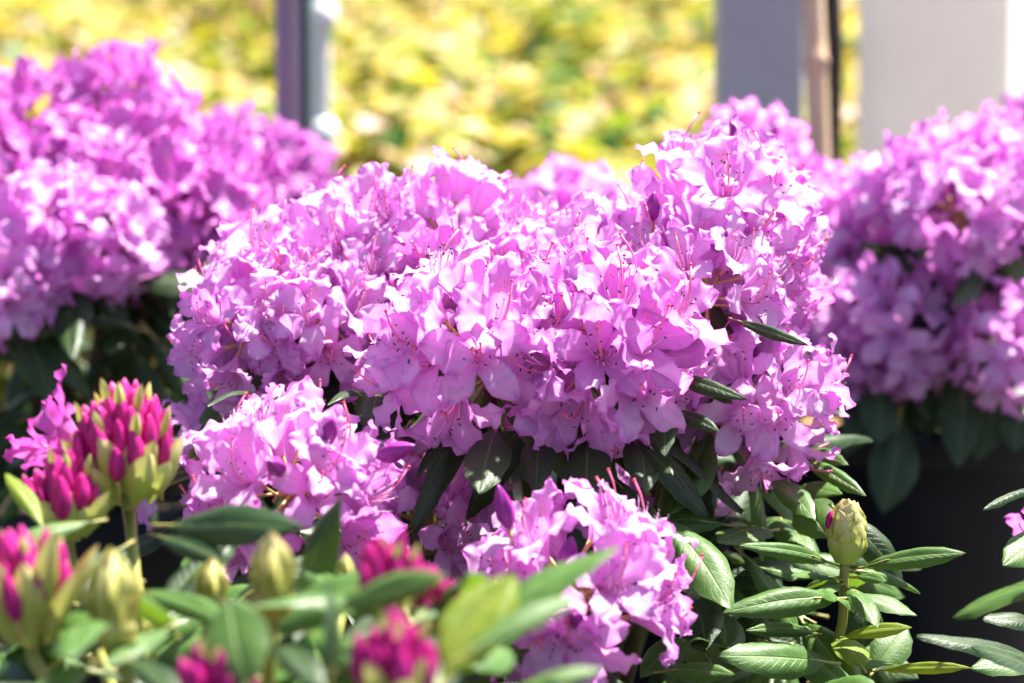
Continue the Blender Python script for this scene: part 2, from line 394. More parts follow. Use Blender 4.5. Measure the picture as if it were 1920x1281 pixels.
def bract_mesh(seed, wide=.5, curl=0.0):
    """a spoon shaped scale: stands on its base along +Z, hollow side towards -Y ... bulges along +Y"""
    rg = random.Random(seed); mb = MB(); V = []; A = []; F = []; n = 8; m = 9
    WT = [(0, .35), (.3, .85), (.55, 1.0), (.8, .72), (.94, .33), (1, .03)]
    for i in range(m + 1):
        t = i / m; hw = wide * table(WT, t)
        yb = .30 * math.sin(math.pi * t * .62) - .34 * max(0, t - .45) + curl * t * t
        for j in range(n + 1):
            x = -1 + 2 * j / n
            V.append(Vector((x * hw, yb - .42 * hw * x * x / max(wide, .01) * .8 + .015 * rg.uniform(-1, 1) * (i > 0), t))); A.append((x, t, 0))
    for i in range(m):
        for j in range(n): F.append((i * (n + 1) + j + 1, i * (n + 1) + j, (i + 1) * (n + 1) + j, (i + 1) * (n + 1) + j + 1))
    mb.add(V, F, 0, A)
    return mb.mesh('bract', [m_bract])
BR = [bract_mesh(i, (.36, .40, .33)[i], (0, .04, -.03)[i]) for i in range(3)]
BRO = [bract_mesh(7 + i, (.22, .27)[i], (.14, .05)[i]) for i in range(2)]
def core_mesh(name, mat, prof, n=14):
    mb = MB(); V = []; F = []; A = []
    for i, (r, z) in enumerate(prof):
        for j in range(n):
            q = 2 * math.pi * j / n; V.append(Vector((r * math.cos(q), r * math.sin(q), z))); A.append((j / n, z, 0))
    for i in range(len(prof) - 1):
        for j in range(n): F.append((i * n + j, i * n + (j + 1) % n, (i + 1) * n + (j + 1) % n, (i + 1) * n + j))
    F.append(tuple(range((len(prof) - 1) * n, len(prof) * n))); F.append(tuple(range(n - 1, -1, -1)))
    mb.add(V, F, 0, A); return mb.mesh(name, [mat])
CORE = core_mesh('bud_core', m_bract, [(.06, -.02), (.2, .06), (.27, .25), (.26, .5), (.18, .75), (.06, .95), (.01, 1.0)])
RACHIS = core_mesh('truss_stem', m_shoot, [(.003, -.03), (.0045, -.012), (.0055, 0), (.004, .008), (.002, .013), (.0005, .015)], 10)

# ------------------------------------------------------------------ leaf meshes
LW = [(0, .02), (.06, .16), (.2, .62), (.42, .97), (.58, 1.0), (.78, .76), (.92, .36), (1, .015)]
def leaf_mesh(seed, mat, ratio=.34, droop=.12, roll=.22, fold=.1):
    """unit leaf along +Y, upper face +Z"""
    rg = random.Random(seed); mb = MB(); V = []; A = []; F = []; n = 12; m = 20
    b1, b2 = rg.uniform(-.06, .06), rg.uniform(0, 6.28)
    for i in range(m + 1):
        t = i / m; hw = .5 * ratio * table(LW, t); zc = .04 * math.sin(math.pi * t) - droop * t * t
        xc = b1 * math.sin(math.pi * t) * .6
        for j in range(n + 1):
            x = -1 + 2 * j / n; ax = abs(x)
            th = roll * 2.6 * ax                     # edges rolled down round a cylinder
            xx = hw * (math.sin(th) / (roll * 2.6) if roll > .01 else ax) * (1 if x > 0 else -1)
            z = zc - hw * ((1 - math.cos(th)) / (roll * 2.6) if roll > .01 else 0) + fold * hw * min(ax, .5) * 2
            z += .010 * math.sin(b2 + 13 * 2 * math.pi * (t - .2 * ax) ) * ax * (1 - ax) * 4 * ratio + .014 * math.sin(b2 + 9 * t + 2 * x) * ax
            V.append(Vector((xc + xx, .10 + .90 * t, z))); A.append((x, t, 0))
    for i in range(m):
        for j in range(n): F.append((i * (n + 1) + j, i * (n + 1) + j + 1, (i + 1) * (n + 1) + j + 1, (i + 1) * (n + 1) + j))
    mb.add(V, F, 0, A)
    mb.tube([Vector((0, y, z)) for y, z in ((0, 0), (.05, .001), (.13, -.002), (.35, .018), (.6, -.004 - droop * .3))], [.016, .013, .012, .008, .002], 6, 1)
    return mb.mesh('leaf', [mat, m_petiole])
LF = {k: [leaf_mesh(i * 7 + 3, m, r, d, ro, fo) for i, (r, d, ro, fo) in enumerate(((.34, .10, .28, .10), (.31, .22, .42, .16), (.38, .04, .20, .06), (.30, .16, .62, .20), (.36, -.08, .34, .22)))] for k, m in LEAFM.items()}
def leaf_world(base, tip, nhint, width=None, roll=0.0, ratio=.34):
    d = tip - base; L = d.length; y = d / L
    z = nhint - y * nhint.dot(y)
    if z.length < .05: z = y.orthogonal()
    z.normalize(); x = y.cross(z); m3 = Matrix((x, y, z)).transposed() @ Matrix.Rotation(roll, 3, 'Y')
    sx = L if width is None else width / ratio
    return Matrix.Translation(base) @ m3.to_4x4() @ Matrix.Diagonal((sx, L, (sx + L) / 2, 1))
RAT = (.34, .31, .38, .30, .36)

# ------------------------------------------------------------------ bush builders
rnd = random.Random(5)
class Bush:
    def __init__(s, base, label, cat='bush', name='rhododendron_bush'):
        s.o = empty(name, base); s.b = Vector(base); s.inv = Matrix.Translation(-s.b); tag(s.o, label, cat)
    def leaf(s, base, tip, n, kind='dark', width=None, var=None, roll=0.0):
        v = rnd.randrange(5) if var is None else var
        return link('leaf', LF[kind][v], s.o, s.inv @ leaf_world(base, tip, n, width, roll, RAT[v]))
    def pleaf(s, b, t, wpx, kind='dark', var=None, roll=0.0, n=None):
        """leaf by two photograph places with their distances"""
        B = P(*b); T = P(*t); d = (b[2] + t[2]) / 2
        n = Vector(n) if n else Vector((0, -.5, .85))
        return s.leaf(B, T, n, kind, M(wpx, d) * 1.12, var, roll)
    def branch(s, a, b, r0=.006, r1=.0038, mat=None, mid=None, name='branch'):
        mb = MB(); pts = []; mid = mid or Vector((rnd.uniform(-.02, .02), rnd.uniform(-.02, .02), -.05))
        c = (a + b) / 2 + mid
        for i in range(11):
            t = i / 10; p = a * (1 - t) ** 2 + c * (2 * t * (1 - t)) + b * t * t
            pts.append(p - s.b + Vector((noise.noise(p * 30), noise.noise(p * 30 + Vector((9, 0, 0))), 0)) * .0022)
        mb.tube(pts, [r0 + (r1 - r0) * i / 10 for i in range(11)], 8)
        return link(name, mb.mesh(name, [mat or m_branch]), s.o)
    def truss(s, pos, axis, n=14, scale=1.0, start=0.0, spread=112, detail=True, meshes=None, whorl=7, droop=.55, leaflen=.10, leafkind='dark', branch=True, hero=(), azoff=None, lean=None, fs=1.0):
        axis = axis.normalized(); fr = frame(axis).to_3x3()
        t = empty('flower_truss', (0, 0, 0)); t.parent = s.o; t.matrix_basis = s.inv @ Matrix.Translation(pos)
        link('truss_stem', RACHIS, t, frame(axis))
        c0, c1 = math.cos(R(start)), math.cos(R(spread)); az0 = rnd.uniform(0, 6.28) if azoff is None else azoff
        dirs = [(h, 1.0) for h in hero]
        n = int(n * 1.22)
        for i in range(n):
            ct = c0 + (c1 - c0) * (i + .5) / n; st = math.sqrt(max(0, 1 - ct * ct)); az = az0 + i * 2.39996 + rnd.uniform(-.2, .2)
            d = fr @ Vector((st * math.cos(az), st * math.sin(az), ct)); d = (d + Vector((rnd.uniform(-.12, .12), rnd.uniform(-.12, .12), rnd.uniform(-.12, .08)))).normalized()
            if any(d.dot(h) > .86 for h in hero): continue
            dirs.append((d, rnd.uniform(.92, 1.08)))
        for d, q in dirs:
            jt = 0.0 if any(d == h for h in hero) else .27
            face = (d + Vector((rnd.uniform(-jt, jt), rnd.uniform(-jt, jt), rnd.uniform(-jt, jt)))).normalized()
            p0 = d * (rnd.uniform(.021, .030) * scale); rot = frame(face, None, rnd.uniform(-.35, .35)); sc_ = scale * q * .87 * fs
            mt = place(p0, rot, sc_)
            if meshes: link('flower', rnd.choice(meshes), t, mt)
            else:
                f = rnd.choice(FL); link('flower', f[0], t, mt)
                if detail:
                    link('stamens', f[1], t, mt); link('pistil', f[2], t, mt)
        foot = pos - axis * .03 * scale
        if branch:
            a = s.b + Vector((rnd.uniform(-.05, .05), rnd.uniform(-.05, .05), 0)); s.branch(a, foot)
        for i in range(whorl):
            az = 2 * math.pi * i / whorl + rnd.uniform(-.35, .35); d = fr @ Vector((math.cos(az), math.sin(az), 0))
            d = (Vector((d.x, d.y, d.z * .4)).normalized() + Vector((0, 0, -droop + rnd.uniform(-.3, .25)))).normalized()
            L = leaflen * scale * rnd.uniform(.8, 1.2); s.leaf(foot + d * .003, foot + d * L, Vector((0, 0, 1)) + axis * .3, rnd.choice((leafkind, leafkind, 'mid')) if leafkind != 'young' else 'young', L * rnd.uniform(.30, .38), None, rnd.uniform(-.4, .4))
        return t
    def floret(s, truss, pos, d, mesh, scale=1.0):
        link('floret_bud', mesh, truss, place(pos, frame(d, None, rnd.uniform(0, 6)), scale))
    def closed_bud(s, pos, axis, length, width, tight=1.0, magenta=0):
        """pos = base of the bud"""
        t = link('flower_bud', CORE, s.o, s.inv @ place(pos, frame(axis, Vector((0, -1, 0))), (width * 1.42, width * 1.42, length)))
        rows = ((0.0, .40, 5, .17, .5), (.05, .93, 3, .27, .4), (.08, .95, 3, .24, .3), (.16, .80, 3, .22, .2), (.3, .70, 3, .14, .1)) if tight >= 1 else ((0.0, .55, 5, .30, .5), (.10, .62, 5, .27, .40), (.24, .62, 5, .22, .3), (.40, .55, 4, .14, .2), (.48, .53, 3, .06, .1))
        for ri, (z0, ln, n, r, sp) in enumerate(rows):
            for j in range(n):
                az = 2 * math.pi * (j + .5 * (ri % 2)) / n + rnd.uniform(-.12, .12) + ri * .3
                rot = Matrix.Rotation(az - math.pi / 2, 4, 'Z') @ Matrix.Rotation(-R(2 + 5 * (1 - tight) * (5 - ri)), 4, 'X')
                m = Matrix.Translation((r * .62 * math.cos(az), r * .62 * math.sin(az), z0)) @ rot @ Matrix.Diagonal((.92, .55, ln * rnd.uniform(.92, 1.06), 1))
                if tight >= 1:      # big scales that close to a point
                    lean = math.atan(.29 * min(1.0, ln)) if ln > .5 else R(-4)
                    m = Matrix.Translation((r * .85 * math.cos(az), r * .85 * math.sin(az), z0)) @ Matrix.Rotation(az - math.pi / 2, 4, 'Z') @ Matrix.Rotation(lean, 4, 'X') @ Matrix.Diagonal((1.3, .80, ln * rnd.uniform(1.0, 1.1), 1))
                link('bract', rnd.choice(BR), t, m)
        for j in range(magenta):
            az = -math.pi / 2 + rnd.uniform(-1.7, 1.7); z = rnd.uniform(.3, .62)
            sc_ = .011 / width; q = Matrix.Translation((.33 * math.cos(az), .33 * math.sin(az), z)) @ Matrix.Diagonal((1 / (width * 1.42), 1 / (width * 1.42), 1 / length, 1)) @ Matrix.Rotation(R(-8) * math.sin(az), 4, 'X') @ Matrix.Diagonal((.45, .45, .32, 1))
            link('floret_bud', SPM[0], t, q)
        return t
    def opening_bud(s, pos, axis, scale=1.0, n=18, bracts=9, spread=42, bl=.034):
        axis = axis.normalized(); fr = frame(axis).to_3x3(); t = empty('opening_truss', (0, 0, 0)); t.parent = s.o; t.matrix_basis = s.inv @ Matrix.Translation(pos)
        link('truss_stem', RACHIS, t, place(Vector((0, 0, 0)), frame(axis), .85 * scale))
        for i in range(n):
            q = (i + .5) / n; st = math.sin(R(spread) * math.sqrt(q)); az = i * 2.39996 + rnd.uniform(-.2, .2)
            off = fr @ Vector((math.cos(az), math.sin(az), 0)) * (.019 * scale * math.sqrt(q)) + axis * (.024 - .019 * q) * scale
            d = fr @ Vector((st * .30 * math.cos(az), st * .30 * math.sin(az), 1))
            s.floret(t, off, d + Vector((rnd.uniform(-.09, .09), rnd.uniform(-.09, .09), 0)), rnd.choice(SPM), scale * rnd.uniform(.72, 1.12))
            if i % 3 == 0 and i > 1:      # small pale bract between the florets
                o2 = off * 1.1 + axis * .012 * scale
                link('bract', rnd.choice(BRO), t, Matrix.Translation(o2) @ frame(d, fr @ Vector((math.cos(az), math.sin(az), 0))) @ Matrix.Diagonal((.010 * scale, .010 * scale, .018 * scale, 1)))
        for i in range(bracts):
            az = 2.39996 * i; out = fr @ Vector((math.cos(az), math.sin(az), 0)); up = (axis + out * rnd.uniform(.1, .6)).normalized()
            p0 = out * .011 * scale + axis * (-.012 + .010 * rnd.random()) * scale
            link('bract', rnd.choice(BRO), t, Matrix.Translation(p0) @ frame(up, out) @ Matrix.Diagonal((.030 * scale, .024 * scale, bl * scale * rnd.uniform(.65, 1.2), 1)))
        return t
V3 = lambda x, y, z: Vector((x, y, z))

# ------------------------------------------------------------------ ground
def ground():
    k = NM('ground_soil'); tc = k.n('ShaderNodeTexCoord').outputs['Object']
    a = k.noise(tc, 1.3, 6.0); b = k.noise(tc, 45.0, 6.0, .7)
    col = k.mix(k.smap(a, .35, .65), (.05, .046, .042), (.08, .074, .068)); col = k.mix(k.smap(b, .45, .7), col, (.12, .11, .10))
    mat = k.finish(col, .9, .2, 0, None, k.bump(b, .8, .02))
    mb = MB(); n = 24; V = []; F = []
    for i in range(n + 1):
        for j in range(n + 1):
            x = (-1 + 2 * i / n) ** 3 * 150; y = (-1 + 2 * j / n) ** 3 * 150 + 3
            V.append((x, y, 0.0))
    for i in range(n):
        for j in range(n): F.append((i * (n + 1) + j, (i + 1) * (n + 1) + j, (i + 1) * (n + 1) + j + 1, i * (n + 1) + j + 1))
    mb.add(V, F); o = link('ground', mb.mesh('ground', [mat])); o['kind'] = 'structure'
ground()

# ------------------------------------------------------------------ posts, cane, boards behind
def paint(name, c1, c2, rough=.5, spec=.4, metal=0.0, trans=0.0):
    k = NM(name); tc = k.n('ShaderNodeTexCoord').outputs['Object']; a = k.noise(tc, 6.0, 6.0, .6)
    mp = k.n('ShaderNodeMapping'); mp.inputs['Scale'].default_value = (60, 60, 3); k.l(tc, mp.inputs[0]); st = k.noise(mp.outputs[0], 1.0, 4.0)
    col = k.mix(k.smap(a, .35, .7), c1, c2); col = k.mix(k.math('MULTIPLY', k.smap(st, .55, .75), .25), col, c2)
    return k.finish(col, rough, spec, trans, None, k.bump(st, .2, .0006), metal)
def post(name, px0, px1, d, top, depth, mat, label, cat, faces=None, bev=.004, rot=0.0):
    x0 = P(px0, 300, d); x1 = P(px1, 300, d); wd = (x1 - x0).length; c = (x0 + x1) / 2
    mb = MB(); hx, hy = wd / 2, depth / 2; prof = []
    for sx, sy in ((1, 1), (-1, 1), (-1, -1), (1, -1)):
        for a in (0, 30, 60, 90):
            base = {(1, 1): 0, (-1, 1): 90, (-1, -1): 180, (1, -1): 270}[(sx, sy)]
            prof.append((sx * (hx - bev) + bev * math.cos(R(base + a)), sy * (hy - bev) + bev * math.sin(R(base + a))))
    n = len(prof); V = [Vector((x, y, z)) for z in (0, top) for x, y in prof]
    F = [(j, (j + 1) % n, n + (j + 1) % n, n + j) for j in range(n)] + [tuple(range(n, 2 * n)), tuple(range(n - 1, -1, -1))]
    mb.add(V, F); o = link(name, mb.mesh(name, [mat], False)); o.location = (c.x, c.y, 0); o.rotation_euler.z = rot
    return tag(o, label, cat)
m_mauve = paint('paint_mauve', (.27, .17, .27), (.32, .22, .32))
m_galv = paint('galvanised', (.66, .62, .58), (.72, .68, .64), .45)
m_teal_shade = paint('teal_shade', (.015, .04, .055), (.03, .06, .075))  # shade of the post's side face put into a dark teal
m_grey = paint('paint_grey', (.38, .38, .40), (.44, .44, .46))
m_pale = paint('paint_pale_grey', (.78, .73, .70), (.82, .77, .74), .6, .4, 0.0, .5)
# slim post: three faces as strips, the teal side coloured dark for its shade
pd = 2.15
pb = empty('trellis_post', (P(555, 300, pd).x, P(555, 300, pd).y, 0)); tag(pb, 'slim upright post with mauve, pale grey and shaded teal strips behind left bush', 'post')
for nm, a, b, yo, dp, mt in (('mauve_strip', 523, 547, 0, .05, m_mauve), ('grey_strip', 547.5, 570, .006, .04, m_galv), ('teal_shade_strip', 570.5, 585, -.004, .05, m_teal_shade)):
    mb = MB(); x0 = M(a - 555, pd); x1 = M(b - 555, pd); mb.box((x0, yo - dp / 2, 0), (x1, yo + dp / 2, 2.4)); link(nm, mb.mesh(nm, [mt], False), pb)
# pale pole with two clamps, farther away
pp = P(604, 300, 3.0); po = empty('support_pole', (pp.x, pp.y, 0)); tag(po, 'thin pale weathered pole with round clamps just right of slim post', 'pole')
mb = MB(); mb.tube([V3(0, 0, z) for z in (0, .6, 1.2, 2.6)], .014, 12); link('tube', mb.mesh('tube', [paint('pole_white', (.62, .63, .60), (.7, .7, .68))]), po)
for py in (32, 250):
    mb = MB(); mb.tube([V3(0, 0, z) for z in (-.02, -.014, .014, .02)], [.015, .024, .024, .015], 14)
    q = link('clamp', mb.mesh('clamp', [paint('clamp_white%d' % py, (.75, .75, .76), (.8, .8, .8))]), po); q.location = (0, 0, P(604, py, 3.0).z)
post('grey_post', 1342, 1497, 2.3, 1.5, .09, m_grey, 'thick dark grey square post left of the bamboo cane', 'post', bev=.008)
post('pale_board', 1608, 1885, 2.7, 1.15, .03, m_pale, 'wide pale grey upright board behind right bush', 'board')
def cane():
    k = NM('bamboo'); x, y, z = k.sep(k.attr()); tc = k.n('ShaderNodeTexCoord').outputs['Object']
    mp = k.n('ShaderNodeMapping'); mp.inputs['Scale'].default_value = (90, 90, 4); k.l(tc, mp.inputs[0]); st = k.noise(mp.outputs[0], 1.0, 4.0)
    col = k.mix(k.smap(st, .35, .7), (.52, .35, .21), (.64, .48, .33)); mt = k.finish(col, .4, .4, 0, None, k.bump(st, .2, .0005))
    a = P(1562, 900, 1.98); b = P(1524, 0, 2.0); dr = (b - a).normalized(); a = a - dr * (a.z / dr.z); L = (1.7) / dr.z
    pts = []; rad = []; r = .0112
    zn = (P(1530, 115, 2.0).z) / dr.z; nodes = [zn - .64, zn - .32, zn, zn + .33]
    tt = sorted([0, L] + [q + e for q in nodes for e in (-.02, -.004, 0, .004, .02)] + [i * .1 for i in range(1, int(L / .1))])
    for t in tt:
        e = min(abs(t - q) for q in nodes); pts.append(dr * t); rad.append(r * (1.28 if e < .001 else (1.12 if e < .006 else 1)))
    mb = MB(); mb.tube(pts, rad, 16); o = link('bamboo_cane', mb.mesh('bamboo_cane', [mt])); o.location = a
    tag(o, 'tan bamboo cane with a node, leaning beside dark stem', 'cane')
cane()
def vine():
    mt = simple('dark_bark', (.030, .022, .024), (.06, .045, .045), 40, .8, .2, 0, None, .003)
    d = 2.06; pts = []; rad = []
    for py, px, wpx in ((1750, 1572, 20), (1100, 1570, 18), (700, 1568, 16), (350, 1567, 17), (280, 1566, 20), (180, 1567, 25), (90, 1566, 29), (20, 1562, 31), (-120, 1556, 30), (-400, 1560, 26)):
        pts.append(P(px, py, d)); rad.append(M(wpx / 2, d))
    base = Vector((pts[0].x, pts[0].y, 0)); pts[0] = base
    mb = MB(); mb.tube([p - base for p in pts], rad, 12); o = link('climber_stem', mb.mesh('climber_stem', [mt])); o.location = base
    tag(o, 'dark brown climbing plant stem right behind the bamboo cane', 'stem')
vine()
def white_sheet():
    k = NM('white_fleece'); tc = k.n('ShaderNodeTexCoord').outputs['Object']; a = k.noise(tc, 14.0, 5.0)
    mt = k.finish(k.mix(a, (.78, .78, .78), (.84, .84, .84)), .8, .2, .5, (.85, .85, .85), k.bump(a, .4, .01))
    c = P(1990, 300, 3.3); mb = MB(); V = []; F = []; n = 30; m = 8
    for i in range(n + 1):
        for j in range(m + 1):
            t = i / n; V.append((-.19 + .9 * t, .03 * math.sin(t * 22) + .012 * math.sin(t * 51 + j), 1.3 * j / m))
    for i in range(n):
        for j in range(m): F.append((i * (m + 1) + j, (i + 1) * (m + 1) + j, (i + 1) * (m + 1) + j + 1, i * (m + 1) + j + 1))
    mb.add(V, F); o = link('fleece_sheet', mb.mesh('fleece_sheet', [mt])); o.location = (c.x, c.y, 0)
    tag(o, 'bright white hanging sheet at right edge behind pale board', 'sheet')
white_sheet()

# ------------------------------------------------------------------ sunlit yellow shrubs far behind
def far_leaf_mat():
    k = NM('far_leaf'); x, y, z = k.sep(k.attr())
    col = k.ramp(z, [(0, (.05, .15, .02)), (.17, (.16, .25, .02)), (.34, (.34, .36, .04)), (.51, (.52, .40, .04)), (.65, (.54, .46, .19)), (.80, (.54, .33, .16)), (1, (.60, .46, .37))])
    return k.finish(col, .5, .35, .45, k.mix(1.0, col, (1.0, 1.0, .6), 'MULTIPLY'))
m_far = far_leaf_mat(); m_twig = simple('twig', (.08, .055, .035), (.12, .09, .06), 30, .8)
def far_shrub(c, rx, ry, h, seed, label, n=2600):
    rg = random.Random(seed); o = empty('golden_shrub', c); tag(o, label, 'shrub', 'sunlit golden shrubs behind')
    tw = MB(); blobs = []
    for i in range(16):
        q = Vector((rg.uniform(-.8, .8) * rx, rg.uniform(-.8, .8) * ry, rg.uniform(.35, .82) * h)); blobs.append((q, rg.uniform(.16, .26)))
        tw.tube([V3(rg.uniform(-.05, .05), rg.uniform(-.05, .05), 0), Vector((q.x * .5, q.y * .5, q.z * .45)), q], [.014, .009, .004], 5)
    link('stems', tw.mesh('stems', [m_twig]), o)
    mb = MB()
    for i in range(n):
        q, r = rg.choice(blobs); d = Vector((rg.gauss(0, 1), rg.gauss(0, 1), rg.gauss(0, 1))).normalized()
        p = q + d * r * rg.uniform(.55, 1.05)
        if p.z < .03: continue
        L = rg.uniform(.06, .105); nrm = (d + Vector((rg.uniform(-.6, .6), rg.uniform(-.6, .6), rg.uniform(.1, 1.2)))).normalized()
        y = (nrm.orthogonal() + Vector((0, 0, -.3))); y = (Matrix.Rotation(rg.uniform(0, 6.28), 3, nrm) @ (y - nrm * y.dot(nrm)).normalized()); x = y.cross(nrm)
        wv = L * .33; cc = max(0, min(1, rg.gauss(.5, .30) + .35 * noise.noise((p + Vector(c)) * 2.2)))
        mb.add([p, p + y * L * .5 + x * wv + nrm * .008, p + y * L - nrm * .006, p + y * L * .5 - x * wv + nrm * .008, p + y * L * .5], [(0, 1, 4), (1, 2, 4), (2, 3, 4), (3, 0, 4)], 0, [(0, 0, cc)] * 5)
    f = link('foliage', mb.mesh('foliage', [m_far], False), o); f['kind'] = 'stuff'
    return o
rr = random.Random(8)
for row, (y, h, n) in enumerate(((3.7, .60, 4), (4.3, .74, 4), (4.9, .88, 5), (5.5, 1.02, 5), (6.1, 1.18, 6), (6.9, 1.45, 6), (7.9, 1.95, 6))):
    for i in range(n):
        x = (i - (n - 1) / 2 + (.5 if row % 2 else 0)) * .85 + rr.uniform(-.1, .1)
        far_shrub((x, y + rr.uniform(-.08, .08), 0), .5, .3, h, 50 + row * 10 + i, 'golden leaved shrub in the sunlit blurred rows behind the posts', 2000)

# ------------------------------------------------------------------ pots
def pot_mat():
    k = NM('black_plastic'); tc = k.n('ShaderNodeTexCoord').outputs['Object']; a = k.noise(tc, 8.0, 6.0, .65)
    col = k.mix(k.smap(a, .4, .7), (.004, .006, .011), (.010, .014, .024)); return k.finish(col, k.math('ADD', .34, k.math('MULTIPLY', a, .2)), .25)
m_pot = pot_mat(); m_soil = simple('potting_soil', (.018, .012, .008), (.05, .034, .022), 60, .95, .2, 0, None, .01)
m_chip = simple('bark_chip', (.30, .17, .08), (.42, .27, .14), 30, .8, .2, 0, None, .002, .3)
def pot(c, r, h, label, chips=0):
    o = empty('plant_pot', (c[0], c[1], 0)); tag(o, label, 'pot', 'black nursery pots')
    prof = [(r * .78, 0), (r * .80, .01), (r * .97, h - .035), (r * 1.0, h - .034), (r * 1.03, h - .030), (r * 1.03, h - .003), (r * 1.02, h), (r * .985, h), (r * .97, h - .004), (r * .955, h - .05)]
    n = 56; V = [Vector((q * math.cos(2 * math.pi * j / n), q * math.sin(2 * math.pi * j / n), z)) for q, z in prof for j in range(n)]
    F = [(i * n + j, i * n + (j + 1) % n, (i + 1) * n + (j + 1) % n, (i + 1) * n + j) for i in range(len(prof) - 1) for j in range(n)] + [tuple(range(n - 1, -1, -1))]
    mb = MB(); mb.add(V, F); link('pot_wall', mb.mesh('pot_wall', [m_pot]), o)
    mb = MB(); V = [Vector((0, 0, h - .025))]; F = []
    for i in range(1, 7):
        for j in range(24):
            q = r * .965 * i / 6; a = 2 * math.pi * j / 24; x, y = q * math.cos(a), q * math.sin(a)
            V.append(Vector((x, y, h - .032 + .012 * noise.noise(Vector((x * 30, y * 30, c[0]))))))
    for j in range(24): F.append((0, 1 + j, 1 + (j + 1) % 24))
    for i in range(5):
        for j in range(24): F.append((1 + i * 24 + j, 1 + (i + 1) * 24 + j, 1 + (i + 1) * 24 + (j + 1) % 24, 1 + i * 24 + (j + 1) % 24))
    mb.add(V, F); so = link('soil', mb.mesh('soil', [m_soil]), o)
    if chips:
        rg = random.Random(3); mbs = []
        for k_ in range(4):
            mb = MB(); mb.box((-.016, -.006, -.003), (.016, .006, .003)); mb.v = [(x + rg.uniform(-.004, .004), y + rg.uniform(-.003, .003), z + rg.uniform(-.001, .001)) for x, y, z in mb.v]; mbs.append(mb.mesh('bark_chip', [m_chip], False))
        for k_ in range(chips):
            a = rg.uniform(0, 6.28); q = r * .9 * math.sqrt(rg.random()); link('bark_chip', rg.choice(mbs), so, Matrix.Translation((q * math.cos(a), q * math.sin(a), h - .022)) @ Matrix.Rotation(rg.uniform(0, 6.28), 4, 'Z') @ Matrix.Rotation(rg.uniform(-.4, .4), 4, 'X'))
    return o

# ------------------------------------------------------------------ main bush
TOC = Vector((0, -1, 0))                     # towards the camera
B1 = P(1000, 800, 1.30)
main = Bush((B1.x, B1.y, .13), 'large lilac rhododendron in sharp focus, filling the centre')
pot((B1.x, B1.y), .12, .16, 'black plastic pot under the large central lilac bush')
def ax(x, y, z): return Vector((x, y, z)).normalized()
MT = [  # px, py, d, axis, n, scale, start, leaves
    (520, 560, 1.24, ax(-.35, -.2, .9), 12, .98, 0, 4),
    (480, 630, 1.20, ax(-.7, -.5, .45), 12, .95, 0, 5),
    (600, 620, 1.20, ax(-.1, -.8, .5), 12, .93, 0, 5),
    (670, 490, 1.25, ax(-.1, -.4, .9), 12, .98, 0, 3),
    (835, 460, 1.23, ax(0, -.45, .9), 14, .98, 38, 3),
    (965, 520, 1.26, ax(.1, -.2, 1), 11, .93, 0, 3),
    (885, 655, 1.11, ax(-.25, -.7, .55), 17, 1.05, 0, 6),
    (1125, 663, 1.11, ax(.2, -.75, .45), 17, 1.05, 0, 6),
    (1140, 520, 1.18, ax(0, -.5, .9), 12, .96, 38, 3),
    (1345, 435, 1.20, ax(.15, -.25, .95), 15, 1.08, 0, 3),
    (1310, 545, 1.16, ax(.2, -.75, .5), 12, .93, 0, 5),
    (1390, 510, 1.22, ax(.75, -.35, .6), 11, .93, 0, 3),
    (1420, 750, 1.17, ax(.75, -.45, .4), 13, .93, 0, 4),
    (1350, 740, 1.22, ax(.2, -.7, .5), 10, .9, 0, 3),
    (545, 925, 1.04, ax(.0, -.5, .85), 14, .93, 18, 4),
    (800, 975, 1.18, ax(0, -.55, .8), 14, .95, 0, 4),
    (1080, 1125, 1.02, ax(.05, -.5, .9), 18, 1.06, 20, 5),
    (370, 880, 1.24, ax(-.2, -.4, .85), 10, .85, 0, 3),
    (1240, 930, 1.28, ax(.1, -.6, .7), 8, .85, 0, 3),
    (740, 570, 1.22, ax(.1, -.8, .4), 10, .9, 20, 3),
]
TR = []
for i, (px, py, d, a, n, s_, st, wl) in enumerate(MT):
    hero = ()
    if i == 7: hero = (ax(-.02, -1, .12), ax(.45, -.85, .25))
    if i == 6: hero = (ax(.05, -1, .05), ax(.35, -.75, .45))
    if i == 9: hero = (ax(.0, -.75, .55), ax(-.35, -.1, .9), ax(.45, -.2, .8))
    TR.append(main.truss(P(px, py, d), a, n, s_, st, 112, True, None, wl, .7, .10, 'dark', True, hero, None, None, 1.1 if i in (6, 7, 9, 14) else 1.0))
# purple florets not yet open
for ti, off, d, sp in ((14, (.012, -.012, .018), (.35, -.55, .8), 0), (14, (0, -.03, .012), (-.1, -.85, .35), 1), (14, (.03, -.012, .014), (.8, -.4, .3), 2),
                       (8, (.016, -.012, .022), (.05, -.15, 1), 0), (16, (-.022, -.012, .026), (-.25, -.1, 1), 2), (16, (-.004, -.02, .014), (.15, -.3, .95), 0), (16, (-.002, -.03, .0), (0, -.8, .3), 1)):
    main.floret(TR[ti], Vector(off) * 1.55, Vector(d), SPP[sp], .66 if ti == 8 else .74)
